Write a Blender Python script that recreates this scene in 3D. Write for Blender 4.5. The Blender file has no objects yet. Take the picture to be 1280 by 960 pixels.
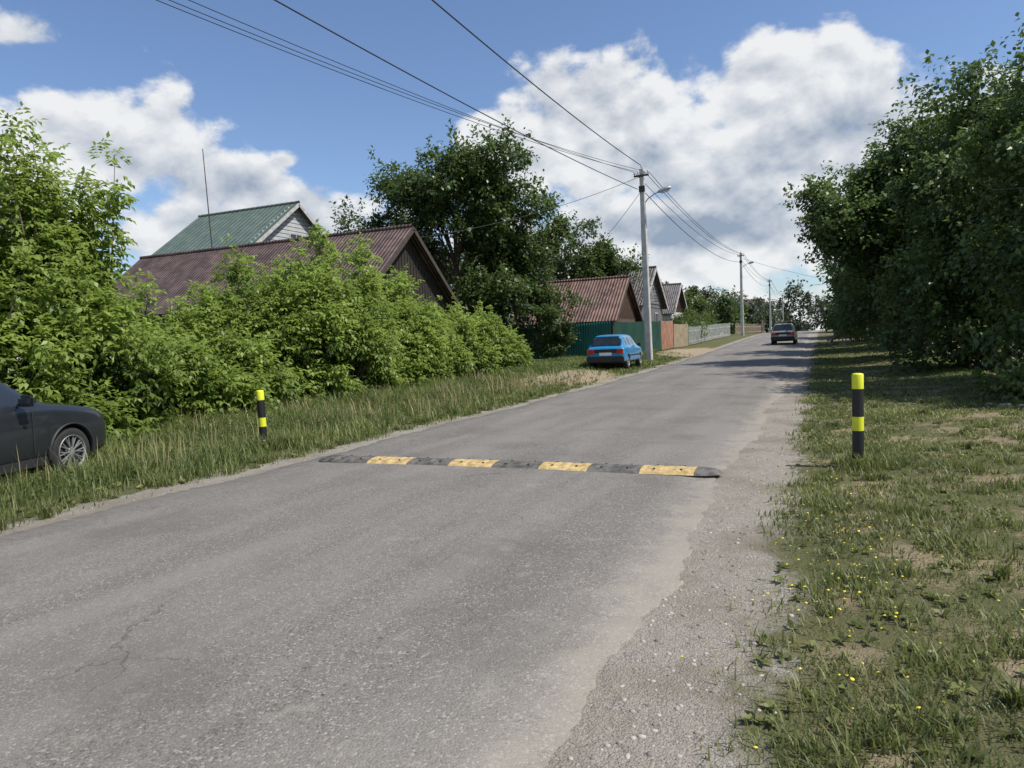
import bpy, bmesh, math, random
import numpy as np
from mathutils import Vector, Matrix
R = np.random.default_rng(7)
random.seed(7)
C = bpy.context.scene.collection
rad = math.radians

# ------------------------------------------------------------------ helpers
def smooth(t): 
    t = np.clip(t, 0, 1); return t*t*(3-2*t)
def zr(y):
    y = np.asarray(y, float)
    return 1.3*smooth((y-15)/90.) - 2.5*smooth((y-135)/150.)
def hgt(x, y):
    x = np.asarray(x, float); y = np.asarray(y, float)
    z = zr(y) - 0.0
    l = np.clip((-7.2-x)/2.0, 0, 1)
    z = z + l*(-0.08*smooth((20-y)/8.) + 0.22*smooth((y-20)/8.)*smooth((60-y)/20.))
    r = np.clip((x-0.6)/3.0, 0, 1)
    z = z + r*(0.12 + 0.04*np.sin(y*0.7)+0.03*np.sin(x*2.1+y*0.3))
    z = z + l*0.03*np.sin(x*1.7)*np.sin(y*0.9)
    return z

def link(o, parent=None):
    C.objects.link(o)
    if parent is not None: o.parent = parent
    return o
def empty(name):
    o = bpy.data.objects.new(name, None); o.empty_display_size = 0.3
    return link(o)
def mesh_np(name, V, F, mats, parent=None, attr=None, midx=None, smooth_sh=False):
    V = np.asarray(V, np.float32); F = np.asarray(F, np.int32)
    me = bpy.data.meshes.new(name)
    m, k = F.shape
    me.vertices.add(len(V)); me.vertices.foreach_set('co', V.ravel())
    me.loops.add(m*k); me.loops.foreach_set('vertex_index', F.ravel())
    me.polygons.add(m); me.polygons.foreach_set('loop_start', np.arange(m, dtype=np.int32)*k)
    me.update(calc_edges=True)
    if attr is not None:
        a = me.attributes.new('tint', 'FLOAT', 'FACE'); a.data.foreach_set('value', np.asarray(attr, np.float32))
    if not isinstance(mats, (list, tuple)): mats = [mats]
    for mt in mats: me.materials.append(mt)
    if midx is not None: me.polygons.foreach_set('material_index', np.asarray(midx, np.int32))
    if smooth_sh: me.polygons.foreach_set('use_smooth', np.ones(m, bool))
    me.update()
    return link(bpy.data.objects.new(name, me), parent)
def pymesh(name, V, F, mats, parent=None, midx=None, sm=False):
    me = bpy.data.meshes.new(name); me.from_pydata([tuple(v) for v in V], [], F)
    if not isinstance(mats, (list, tuple)): mats = [mats]
    for mt in mats: me.materials.append(mt)
    if midx is not None:
        for p, i in zip(me.polygons, midx): p.material_index = i
    if sm:
        for p in me.polygons: p.use_smooth = True
    me.update()
    return link(bpy.data.objects.new(name, me), parent)
def box(name, loc, size, mat, parent=None, bevel=0.0, rz=0.0, rx=0.0, ry=0.0):
    bm = bmesh.new(); bmesh.ops.create_cube(bm, size=1)
    for v in bm.verts: v.co = Vector((v.co.x*size[0], v.co.y*size[1], v.co.z*size[2]))
    if bevel > 0: bmesh.ops.bevel(bm, geom=bm.edges[:], offset=bevel, segments=2, affect='EDGES')
    me = bpy.data.meshes.new(name); bm.to_mesh(me); bm.free(); me.materials.append(mat)
    o = link(bpy.data.objects.new(name, me), parent); o.location = loc; o.rotation_euler = (rx, ry, rz)
    return o
def tubes(chains, seg=7):
    VV, FF = [], []; base = 0
    for P, r in chains:
        P = np.asarray(P, float); n = len(P)
        T = np.gradient(P, axis=0); T /= np.linalg.norm(T, axis=1)[:, None]+1e-9
        up = np.array([0.31, 0.77, 0.2]) if abs(T[0][2]) > .8 else np.array([0, 0, 1.])
        A = np.cross(T, up); A /= np.linalg.norm(A, axis=1)[:, None]+1e-9
        B = np.cross(T, A)
        th = np.linspace(0, 2*np.pi, seg, endpoint=False)
        ring = P[:, None, :] + np.asarray(r)[:, None, None]*(np.cos(th)[None, :, None]*A[:, None, :]+np.sin(th)[None, :, None]*B[:, None, :])
        VV.append(ring.reshape(-1, 3))
        i = np.arange(n-1)[:, None]; j = np.arange(seg)[None, :]
        a = base+i*seg+j; b = base+i*seg+(j+1) % seg
        FF.append(np.stack([a, b, b+seg, a+seg], -1).reshape(-1, 4))
        base += n*seg
    return np.concatenate(VV), np.concatenate(FF)
def lathe(name, prof, mat, parent=None, seg=32, axis='Z', midx=None, mats=None, sm=True):
    V, F, M = [], [], []
    for (r, z) in prof:
        for k in range(seg):
            t = 2*math.pi*k/seg
            if axis == 'Z': V.append((r*math.cos(t), r*math.sin(t), z))
            else: V.append((r*math.cos(t), z, r*math.sin(t)))
    for i in range(len(prof)-1):
        for k in range(seg):
            F.append((i*seg+k, i*seg+(k+1) % seg, (i+1)*seg+(k+1) % seg, (i+1)*seg+k))
            M.append(midx[i] if midx else 0)
    return pymesh(name, V, F, mats or [mat], parent, M, sm)

# ------------------------------------------------------------------ materials
def newmat(name):
    m = bpy.data.materials.new(name); m.use_nodes = True
    nt = m.node_tree; nt.nodes.clear()
    out = nt.nodes.new('ShaderNodeOutputMaterial')
    return m, nt, out
class NT:
    def __init__(s, nt): s.nt = nt
    def n(s, t, **k):
        x = s.nt.nodes.new(t)
        for a, b in k.items(): setattr(x, a, b)
        return x
    def set(s, sock, v):
        if isinstance(v, bpy.types.NodeSocket): s.nt.links.new(v, sock)
        else: sock.default_value = v
    def math(s, op, a, b=None, c=None, clamp=False):
        x = s.n('ShaderNodeMath', operation=op); x.use_clamp = clamp
        s.set(x.inputs[0], a)
        if b is not None: s.set(x.inputs[1], b)
        if c is not None: s.set(x.inputs[2], c)
        return x.outputs[0]
    def ss(s, v, a, b, lo=0., hi=1.):
        x = s.n('ShaderNodeMapRange', interpolation_type='SMOOTHSTEP')
        s.set(x.inputs['Value'], v); s.set(x.inputs['From Min'], a); s.set(x.inputs['From Max'], b)
        s.set(x.inputs['To Min'], lo); s.set(x.inputs['To Max'], hi); return x.outputs[0]
    def mix(s, f, a, b, bt='MIX'):
        x = s.n('ShaderNodeMix', data_type='RGBA', blend_type=bt)
        s.set(x.inputs[0], f)
        s.set(x.inputs[6], a if not isinstance(a, tuple) else (*a, 1)[:4]); s.set(x.inputs[7], b if not isinstance(b, tuple) else (*b, 1)[:4])
        return x.outputs[2]
    def noise(s, vec, scale, detail=4, rough=.5, dist=0.):
        x = s.n('ShaderNodeTexNoise'); s.set(x.inputs['Vector'], vec); x.inputs['Scale'].default_value = scale
        x.inputs['Detail'].default_value = detail; x.inputs['Roughness'].default_value = rough; x.inputs['Distortion'].default_value = dist
        return x.outputs['Fac']
    def voro(s, vec, scale, feature='F1', out='Distance'):
        x = s.n('ShaderNodeTexVoronoi', feature=feature); s.set(x.inputs['Vector'], vec); x.inputs['Scale'].default_value = scale
        return x.outputs[out]
    def bump(s, h, strength=.3, dist=.01):
        x = s.n('ShaderNodeBump'); x.inputs['Strength'].default_value = strength; x.inputs['Distance'].default_value = dist
        s.set(x.inputs['Height'], h); return x.outputs[0]
    def bsdf(s, col, rough=.7, metal=0., spec=.5, normal=None, coat=0.):
        x = s.n('ShaderNodeBsdfPrincipled'); s.set(x.inputs['Base Color'], col if not isinstance(col, tuple) else (*col, 1)[:4])
        s.set(x.inputs['Roughness'], rough); x.inputs['Metallic'].default_value = metal
        x.inputs['Specular IOR Level'].default_value = spec; x.inputs['Coat Weight'].default_value = coat
        x.inputs['Coat Roughness'].default_value = .05
        if normal is not None: s.set(x.inputs['Normal'], normal)
        return x.outputs[0]
    def pos(s): return s.n('ShaderNodeNewGeometry').outputs['Position']
    def obj(s): return s.n('ShaderNodeTexCoord').outputs['Object']

def simple(name, col, rough=.6, metal=0., spec=.5, var=.25, scale=3., bumps=.15, bscale=40, coat=0.):
    m, nt, out = newmat(name); g = NT(nt); p = g.obj()
    n = g.noise(p, scale, 6, .6)
    f = g.ss(n, .3, .7)
    dark = tuple(c*(1-var) for c in col); lite = tuple(min(1, c*(1+var)) for c in col)
    c = g.mix(f, dark, lite)
    nb = g.bump(g.noise(p, bscale, 4), bumps, .01) if bumps > 0 else None
    nt.links.new(g.bsdf(c, rough, metal, spec, nb, coat), out.inputs[0]); return m

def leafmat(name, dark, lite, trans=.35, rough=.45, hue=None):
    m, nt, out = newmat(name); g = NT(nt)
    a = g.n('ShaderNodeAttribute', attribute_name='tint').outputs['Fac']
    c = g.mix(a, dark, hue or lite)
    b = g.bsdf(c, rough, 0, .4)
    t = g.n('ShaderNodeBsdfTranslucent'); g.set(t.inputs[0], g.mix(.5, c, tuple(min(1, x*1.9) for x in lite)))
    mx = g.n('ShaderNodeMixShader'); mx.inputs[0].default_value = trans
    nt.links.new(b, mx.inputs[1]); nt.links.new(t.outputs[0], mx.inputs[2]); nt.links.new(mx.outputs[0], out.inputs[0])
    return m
M_leaf_dark = leafmat('leaf_dark', (.030, .052, .016), (.115, .170, .043), .30, .38)
M_leaf_right = leafmat('leaf_broad', (.033, .060, .018), (.135, .200, .052), .32, .38)
M_leaf_mid = leafmat('leaf_mid', (.04, .07, .018), (.13, .185, .046), .3)
M_leaf_bright = leafmat('leaf_bright', (.065, .11, .02), (.275, .365, .078), .38)
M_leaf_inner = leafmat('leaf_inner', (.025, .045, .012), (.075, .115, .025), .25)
M_leaf_far = leafmat('leaf_far', (.04, .056, .03), (.075, .10, .048), .2)
M_grass = leafmat('grass_blades', (.06, .09, .02), (.19, .235, .07), .3, .5, (.22, .25, .075))
M_grassR = leafmat('grass_blades_short', (.06, .085, .022), (.21, .24, .07), .3, .5, (.24, .255, .085))
M_bark = simple('bark', (.11, .085, .06), .9, var=.5, scale=6, bumps=.6, bscale=25)

def ground_mat():
    m, nt, out = newmat('ground'); g = NT(nt); p = g.pos()
    sx = g.n('ShaderNodeSeparateXYZ'); nt.links.new(p, sx.inputs[0]); x = sx.outputs[0]; y = sx.outputs[1]
    n1 = g.noise(p, 1.3, 3); n2 = g.noise(p, 9, 4, .6); n3 = g.noise(p, .45, 3); nf = g.noise(p, 70, 4, .7)
    xd = g.math('ADD', x, g.math('ADD', g.math('MULTIPLY', g.math('SUBTRACT', n1, .5), .9), g.math('MULTIPLY', g.math('SUBTRACT', n2, .5), .55)))
    gr = g.math('MULTIPLY', g.ss(xd, -7.05, -6.85), g.math('SUBTRACT', 1., g.ss(xd, -.40, -.08)))
    def ell(cx, cy, rx, ry):
        a = g.math('DIVIDE', g.math('SUBTRACT', x, cx), rx); b = g.math('DIVIDE', g.math('SUBTRACT', y, cy), ry)
        d = g.math('ADD', g.math('MULTIPLY', a, a), g.math('MULTIPLY', b, b))
        d = g.math('ADD', d, g.math('MULTIPLY', g.math('SUBTRACT', n2, .5), 1.6))
        d = g.math('ADD', d, g.math('MULTIPLY', g.math('SUBTRACT', n1, .5), 1.2))
        return g.math('SUBTRACT', 1., g.ss(d, .6, 1.1))
    sand = g.math('MAXIMUM', ell(-8.4, 23.5, 1.7, 4.6), g.math('MAXIMUM', ell(-7.8, 46, 1.6, 7.), ell(-7.9, 15.5, .45, 3)))
    bare = g.math('MAXIMUM', ell(2.1, 6.2, .8, 1.3), g.math('MAXIMUM', ell(1.1, 3.4, .45, .7), ell(3.0, 10.5, 1.2, 1.4)))
    dry = g.math('MAXIMUM', g.math('MULTIPLY', g.ss(g.noise(p, 1.1, 4, .6), .47, .61), g.ss(x, -.3, .2)), bare)
    soil = g.mix(g.ss(nf, .35, .7), (.12, .095, .06), (.25, .20, .13))
    green = g.mix(n2, (.055, .075, .025), (.14, .15, .055))
    c = g.mix(g.ss(n3, .3, .8, .15, .5), green, soil)
    c = g.mix(g.math('MULTIPLY', dry, .85), c, g.mix(g.ss(nf, .3, .7), (.22, .165, .105), (.40, .32, .21)))
    v = g.voro(p, 95, 'F1', 'Color'); vd = g.voro(p, 95, 'F1', 'Distance')
    sv = g.n('ShaderNodeSeparateColor'); nt.links.new(v, sv.inputs[0])
    grav = g.mix(g.math('POWER', sv.outputs[0], 1.4), (.20, .175, .145), (.46, .43, .38))
    grav = g.mix(g.ss(n2, .35, .6, .15, .75), grav, g.mix(nf, (.27, .24, .19), (.41, .37, .31)))
    grav = g.mix(g.ss(n1, .42, .66, 0., .5), grav, (.19, .16, .115))
    c = g.mix(gr, c, grav)
    c = g.mix(g.math('MULTIPLY', sand, .9), c, g.mix(nf, (.28, .21, .14), (.46, .38, .27)))
    h = g.math('ADD', g.math('MULTIPLY', nf, 1.), g.math('MULTIPLY', vd, -.5))
    h = g.math('ADD', h, g.math('MULTIPLY', n2, 2.))
    nt.links.new(g.bsdf(c, .95, 0, .15, g.bump(h, .85, .02)), out.inputs[0]); return m
def road_mat():
    m, nt, out = newmat('asphalt'); g = NT(nt); p = g.pos()
    sx = g.n('ShaderNodeSeparateXYZ'); nt.links.new(p, sx.inputs[0]); x = sx.outputs[0]
    v = g.voro(p, 90, 'F1', 'Color'); sv = g.n('ShaderNodeSeparateColor'); nt.links.new(v, sv.inputs[0])
    vd = g.voro(p, 90); v2 = g.voro(p, 200, 'F1', 'Color'); sv2 = g.n('ShaderNodeSeparateColor'); nt.links.new(v2, sv2.inputs[0])
    c = g.mix(sv2.outputs[0], (.118, .107, .094), (.245, .226, .202))
    st = g.ss(sv.outputs[1], .80, 1.0, 0, .65)
    c = g.mix(st, c, (.44, .41, .37))
    dk = g.ss(sv.outputs[2], .82, 1., 0, .65); c = g.mix(dk, c, (.05, .046, .042))
    mp = g.n('ShaderNodeMapping'); mp.inputs['Scale'].default_value = (1, .10, 1); nt.links.new(p, mp.inputs[0])
    ns = g.noise(mp.outputs[0], 1.6, 4, .55); c = g.mix(g.ss(ns, .38, .66, 0, .5), c, (.27, .25, .22))
    nd = g.noise(p, .8, 5, .65); c = g.mix(g.ss(nd, .48, .68, 0, .5), c, (.115, .106, .095))
    n4 = g.noise(p, 3.2, 5, .7); c = g.mix(g.ss(n4, .55, .72, 0, .45), c, (.32, .295, .25))
    n5 = g.noise(p, 13, 4, .7); c = g.mix(g.ss(n5, .55, .8, 0, .4), c, (.10, .092, .083))
    # fine cracking in places
    ce = g.n('ShaderNodeTexVoronoi', feature='DISTANCE_TO_EDGE'); ce.inputs['Scale'].default_value = .9
    wv_ = g.n('ShaderNodeVectorMath', operation='ADD'); nz = g.n('ShaderNodeTexNoise'); nz.inputs['Scale'].default_value = 2.5; nz.inputs['Detail'].default_value = 5
    nt.links.new(p, nz.inputs['Vector']); sc_ = g.n('ShaderNodeVectorMath', operation='SCALE'); sc_.inputs['Scale'].default_value = .55
    nt.links.new(nz.outputs['Color'], sc_.inputs[0]); nt.links.new(p, wv_.inputs[0]); nt.links.new(sc_.outputs[0], wv_.inputs[1]); nt.links.new(wv_.outputs[0], ce.inputs['Vector'])
    ck = g.math('MULTIPLY', g.math('SUBTRACT', 1., g.ss(ce.outputs[0], .002, .007)), g.ss(g.noise(p, .7, 3), .52, .62)); c = g.mix(g.math('MULTIPLY', ck, .55), c, (.06, .055, .05))
    ed = g.math('ADD', x, g.math('MULTIPLY', g.math('SUBTRACT', g.noise(p, 4, 5), .5), .8))
    e = g.math('MAXIMUM', g.ss(ed, -1.30, -.85), g.math('SUBTRACT', 1., g.ss(ed, -6.5, -5.8)))
    c = g.mix(g.math('MULTIPLY', e, .5), c, (.35, .315, .26))
    h = g.math('ADD', g.math('MULTIPLY', vd, -1.), g.math('MULTIPLY', sv2.outputs[1], .5))
    nt.links.new(g.bsdf(c, .82, 0, .35, g.bump(h, .7, .007)), out.inputs[0]); return m
M_ground = ground_mat(); M_road = road_mat()

# ------------------------------------------------------------------ ground & road
ys = np.concatenate([np.array([-600, -300, -120, -60, -30, -15]), np.arange(-8, 40, .4), np.arange(40, 150, 2.), np.array([155, 165, 180, 200, 230, 270, 330, 420, 600, 1200, 2500])])
xs = np.concatenate([np.array([-2500, -1200, -500, -250, -120, -70, -45, -32, -25, -20, -17]), np.arange(-15, -7.3, .5), np.array([-7.2, -7.0, -4, -.8, -.3, 0, .3, .6]), np.arange(1, 7.6, .5), np.array([8, 10, 13, 17, 25, 40, 70, 120, 250, 500, 1200, 2500])])
X, Y = np.meshgrid(xs, ys); Z = hgt(X, Y)
V = np.stack([X, Y, Z], -1).reshape(-1, 3)
ny, nx = X.shape
i = np.arange(ny-1)[:, None]; j = np.arange(nx-1)[None]; a = i*nx+j
mesh_np('ground', V, np.stack([a, a+1, a+nx+1, a+nx], -1).reshape(-1, 4), M_ground, smooth_sh=True)
yr = np.unique(np.round(np.concatenate([ys[(ys > -31) & (ys < 420)], np.arange(-8, 40, .05)]), 3))
zrd = np.interp(yr, ys, zr(ys)) + .018
def wob(y, s): return .07*np.sin(y*.9+s)+.035*np.sin(y*2.9+2*s)+.018*np.sin(y*8.1+3*s)+.010*np.sin(y*19+s)
wn = R.normal(0, .012, (2, len(yr)))
xl = -6.42+wob(yr, 1.)+wn[0]; xr_ = -.93+wob(yr, 4.)+wn[1]
o1 = 0*yr
cols = [xl-.012, xl, o1-5.9, o1-4.5, o1-2.8, o1-1.4, xr_, xr_+.012]
dz = [-.03, -.006, .018, .03, .03, .018, -.006, -.03]
V = np.stack([np.stack([c, yr, zrd+d], -1) for c, d in zip(cols, dz)], 1).reshape(-1, 3)
n = len(yr); k = len(cols); i = np.arange(n-1)[:, None]; j = np.arange(k-1)[None]; a = i*k+j
mesh_np('asphalt_road', V, np.stack([a, a+1, a+k+1, a+k], -1).reshape(-1, 4), M_road, smooth_sh=False)

def crack(pts, w):
    V, F = [], []
    for q, (x, y) in enumerate(pts):
        V += [(x, y-w*random.uniform(.4, 1), zr(y)+.051), (x, y+w*random.uniform(.4, 1), zr(y)+.051)]
        if q: F.append((2*q-2, 2*q, 2*q+1, 2*q-1))
    return V, F
M_crack = simple('crack', (.03, .028, .026), .95, bumps=0)
pts = [(-3.62+.05*q+random.uniform(-.02, .02), 6.85+.035*q+random.uniform(-.03, .03)) for q in range(9)]
V, F = crack(pts, .007); pymesh('road_crack', V, F, M_crack)

def pebbles(name, P, S, mat):
    t = (1+5**.5)/2
    ico = np.array([(-1, t, 0), (1, t, 0), (-1, -t, 0), (1, -t, 0), (0, -1, t), (0, 1, t), (0, -1, -t), (0, 1, -t), (t, 0, -1), (t, 0, 1), (-t, 0, -1), (-t, 0, 1)])/1.9
    fc = np.array([(0,11,5),(0,5,1),(0,1,7),(0,7,10),(0,10,11),(1,5,9),(5,11,4),(11,10,2),(10,7,6),(7,1,8),(3,9,4),(3,4,2),(3,2,6),(3,6,8),(3,8,9),(4,9,5),(2,4,11),(6,2,10),(8,6,7),(9,8,1)])
    N = len(P); sc = R.uniform(.6, 1.2, (N, 1, 3))*np.array([1, 1, .6]); jit = R.uniform(.8, 1.2, (N, 12, 1))
    th = R.uniform(0, 6.28, N); V = ico[None]*sc*jit
    c, s = np.cos(th)[:, None], np.sin(th)[:, None]
    V = np.stack([V[..., 0]*c-V[..., 1]*s, V[..., 0]*s+V[..., 1]*c, V[..., 2]], -1)*S[:, None, None]+P[:, None, :]
    F = (fc[None]+12*np.arange(N)[:, None, None]).reshape(-1, 3)
    return mesh_np(name, V.reshape(-1, 3), F, mat, attr=np.repeat(R.random(N), 20))
m, nt, out = newmat('stones'); g = NT(nt)
a = g.n('ShaderNodeAttribute', attribute_name='tint').outputs['Fac']
nt.links.new(g.bsdf(g.mix(a, (.15, .13, .105), (.46, .42, .37)), .9, 0, .2), out.inputs[0]); M_stone = m
N = 6500
py = 1.5+R.random(N)**1.8*28; px = -.6+R.normal(0, .2, N); px = np.where(px < -.85, -1.7-px, px)
lf = R.random(N) < .12; px[lf] = -6.65+R.normal(0, .2, lf.sum())
pebbles('gravel_stones', np.stack([px, py, hgt(px, py)-.001], -1), .003+R.random(N)**6*.016, M_stone)
N = 160
px = R.uniform(-6.3, -1, N); py = 1+R.random(N)*14
pebbles('road_grit', np.stack([px, py, zr(py)+.047], -1), .002+R.random(N)**3*.006, M_stone)

# ------------------------------------------------------------------ leaves
def norm(v): return v/(np.linalg.norm(v, axis=-1, keepdims=True)+1e-9)
def leaf_geo(P, T, L, W, droop=.15, upv=None, jit=.45):
    N = len(P); T = norm(T)
    up = norm((np.array([0, 0, 1.]) if upv is None else upv)+R.normal(0, jit, (N, 3)))
    S = norm(np.cross(T, up)); Nn = np.cross(S, T)
    L = L[:, None]; W = W[:, None]
    v0 = P; v1 = P+T*L*.45+S*W+Nn*W*.3; v2 = P+T*L-Nn*L*droop; v3 = P+T*L*.45-S*W+Nn*W*.3
    V = np.stack([v0, v1, v2, v3], 1).reshape(-1, 3)
    return V, np.arange(4*N).reshape(N, 4)
def puffs(blobs, n, pr, shell=.55):
    B = np.array(blobs, float)
    w = (B[:, 3]*B[:, 4]*B[:, 5])**(2/3.); w /= w.sum()
    bi = R.choice(len(B), n, p=w)
    d = norm(R.normal(0, 1, (n, 3))); r = (shell+(1-shell)*R.random(n)**.7)*R.uniform(.85, 1.12, n)
    cc = B[bi, :3]+d*r[:, None]*B[bi, 3:6]
    return cc, pr*R.uniform(.5, 1.25, n), B[bi, :3]
def crown_geo(blobs, n, per, pr, L, shell=.55):
    cc, rr, bc = puffs(blobs, n, pr, shell)
    N = n*per; d = R.normal(0, 1, (N, 3)); d[:, 2] += .35; d = norm(d)
    rrep = np.repeat(rr, per); c0 = np.repeat(cc, per, 0)
    rho = .45+.6*R.random(N)**.6
    nt_ = 7; tw = R.normal(0, 1, (n, nt_, 3)); tw += norm(cc-bc)[:, None, :]*.9; tw[..., 2] += .35; tw = norm(tw)
    istw = R.random(N) < .45
    td = tw[np.repeat(np.arange(n), per), R.integers(0, nt_, N)]
    rho_t = R.uniform(.5, 1.75, N)
    off = np.where(istw[:, None], td*rho_t[:, None]*rrep[:, None]+R.normal(0, .13, (N, 3))*rrep[:, None]**.5, d*rho[:, None]*rrep[:, None]*np.array([1, 1, .75]))
    P = c0+off
    outw = norm(off)
    T = outw*.8+R.normal(0, .7, (N, 3))+np.array([0, 0, -.35])
    LL = L*R.uniform(.6, 1.25, N)
    V, F = leaf_geo(P, T, LL, LL*.33, upv=np.array([0, 0, 1.])+outw*.6)
    tint = np.clip(.36+.22*outw[:, 2]+.45*np.repeat(R.random(n)-.45, per)+R.normal(0, .16, N)+.1*istw, 0, 1)  # upward leaves tinted lighter: lit tops and shaded undersides put into the colour
    return V, F, tint, cc
def branches(base, top, r0, cc, nb, seg=7):
    base = np.array(base, float); top = np.array(top, float)
    n = 9; t = np.linspace(0, 1, n)[:, None]
    P = base+(top-base)*t+np.cumsum(R.normal(0, .07, (n, 3)), 0)*np.array([1, 1, .1])*(t > 0)
    ch = [(P, r0*(1-.8*t[:, 0])*(1+.5*np.exp(-t[:, 0]*14)))]
    sel = cc[R.choice(len(cc), min(nb, len(cc)), replace=False)]
    for c in sel:
        k = int(np.clip((c[2]-base[2])/(top[2]-base[2])*n*.55, 2, n-2))
        s = P[k]; mid = (s+c)/2+np.array([0, 0, .15*np.linalg.norm(c-s)])+R.normal(0, .12, 3)
        tt = np.linspace(0, 1, 7)[:, None]
        Q = (1-tt)**2*s+2*tt*(1-tt)*mid+tt**2*c
        rr = r0*(.42-.04*k)
        ch.append((Q, np.maximum(rr*(1-tt[:, 0]), .012)))
        for _ in range(2):
            q = Q[R.integers(2, 5)]; e = q+norm(c-s)*R.uniform(.5, 1.2)+R.normal(0, .5, 3)
            ch.append((np.array([q, (q+e)/2+np.array([0, 0, .1]), e]), np.array([rr*.4, rr*.25, .008])))
    return tubes(ch, seg)
def tree(name, x, y, blobs, r0, n, per, pr, L, mat, nb=26, shell=.55, trunk_to=.75):
    e = empty(name); z = float(hgt(x, y)); 
    BB = [(x+b[0], y+b[1], z+b[2], b[3], b[4], b[5]) for b in blobs]
    V, F, t, cc = crown_geo(BB, n, per, pr, L, shell=shell)
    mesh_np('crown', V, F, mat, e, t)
    ztop = max(b[2]+b[5] for b in BB)
    V, F = branches((x, y, z-.1), (x+R.normal(0, .3), y+R.normal(0, .3), z+(ztop-z)*trunk_to), r0, cc, nb)
    mesh_np('trunk', V, F, M_bark, e, smooth_sh=True)
    return e

tree('broadleaf_tree', -17.4, 33.5, [(0, 0, 7.6, 3.7, 3.6, 3.0), (-4.2, -1.2, 6.4, 2.3, 2.4, 1.8), (3.4, .8, 7.0, 2.5, 2.5, 2.3), (.8, -1.6, 9.6, 2.1, 2., 1.6),
     (-1.9, 0, 9.5, 1.8, 1.7, 1.5), (2.8, -1, 9.1, 1.8, 1.8, 1.5), (2.6, 0, 3.6, 2.0, 2.4, 2.6), (-6.4, 0, 5.6, 1.5, 1.7, 1.0), (4.4, 1, 4.0, 1.4, 1.7, 2.2)],
     .3, 150, 500, .9, .205, M_leaf_dark, 60, .4)
tree('broadleaf_tree', -15.5, 47, [(0, 0, 6.0, 2.7, 2.6, 2.2), (2.2, 0, 5.4, 1.9, 2, 1.7), (-2.5, 0, 6.3, 1.9, 2, 1.8)], .2, 46, 400, .95, .23, M_leaf_dark, 16, .45)
tree('shrub', -12.4, 34.9, [(0, 0, 1.1, .6, .6, .8), (-.9, .3, .9, .6, .6, .6)], .05, 14, 300, .4, .12, M_leaf_mid, 8)
tree('broadleaf_tree', -24, 47, [(0, 0, 5.0, 2.8, 2.6, 2.6)], .2, 30, 400, 1.0, .24, M_leaf_mid, 12)
# trees right of the road
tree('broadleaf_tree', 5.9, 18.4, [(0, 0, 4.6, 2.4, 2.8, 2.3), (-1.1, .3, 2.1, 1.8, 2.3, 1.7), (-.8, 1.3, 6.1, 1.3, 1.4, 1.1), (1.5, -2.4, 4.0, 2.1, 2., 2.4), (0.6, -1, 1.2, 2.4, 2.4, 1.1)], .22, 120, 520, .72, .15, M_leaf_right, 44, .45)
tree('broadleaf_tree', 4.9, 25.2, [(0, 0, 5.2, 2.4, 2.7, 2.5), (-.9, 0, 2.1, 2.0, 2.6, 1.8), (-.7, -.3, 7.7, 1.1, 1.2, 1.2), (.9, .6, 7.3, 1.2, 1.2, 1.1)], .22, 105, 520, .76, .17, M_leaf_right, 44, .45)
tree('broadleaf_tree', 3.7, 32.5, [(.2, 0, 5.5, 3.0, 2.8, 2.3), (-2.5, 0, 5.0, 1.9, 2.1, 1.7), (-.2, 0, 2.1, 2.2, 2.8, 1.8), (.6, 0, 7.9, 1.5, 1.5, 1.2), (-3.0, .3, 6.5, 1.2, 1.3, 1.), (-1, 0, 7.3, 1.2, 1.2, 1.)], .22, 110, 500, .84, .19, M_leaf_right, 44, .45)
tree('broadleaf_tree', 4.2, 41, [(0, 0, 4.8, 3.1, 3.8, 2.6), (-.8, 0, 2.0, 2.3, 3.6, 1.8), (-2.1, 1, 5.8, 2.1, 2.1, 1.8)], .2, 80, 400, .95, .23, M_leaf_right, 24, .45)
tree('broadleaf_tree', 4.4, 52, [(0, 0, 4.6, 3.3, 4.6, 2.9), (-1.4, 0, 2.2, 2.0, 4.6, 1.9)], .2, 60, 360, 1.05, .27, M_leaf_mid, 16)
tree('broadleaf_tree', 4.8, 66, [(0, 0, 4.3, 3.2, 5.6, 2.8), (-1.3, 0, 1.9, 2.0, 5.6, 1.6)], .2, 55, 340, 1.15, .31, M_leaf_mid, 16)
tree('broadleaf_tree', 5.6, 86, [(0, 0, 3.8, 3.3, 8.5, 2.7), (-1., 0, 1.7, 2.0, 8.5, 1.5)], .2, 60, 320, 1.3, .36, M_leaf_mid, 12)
# trees behind the far fences, left
tree('broadleaf_tree', -13.5, 76, [(0, 0, 3.2, 2.2, 3., 1.8), (.8, 5, 2.6, 1.8, 3., 1.5), (-3, 2, 3.8, 2.2, 3, 2.)], .18, 42, 320, .9, .3, M_leaf_mid, 12)
tree('broadleaf_tree', -13.5, 98, [(0, 0, 3.2, 2.4, 4., 2.1), (1.2, 8, 2.8, 2.2, 4., 1.8), (-5, 2, 4.4, 3.2, 4, 2.4)], .18, 42, 300, 1.1, .36, M_leaf_dark, 12)
tree('broadleaf_tree', -13, 128, [(0, 0, 3.8, 3, 5., 2.6), (1.5, 12, 3.2, 2.6, 4., 2.2), (-7, 2, 5.2, 4, 5, 2.9)], .2, 42, 260, 1.3, .45, M_leaf_far, 12)
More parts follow.
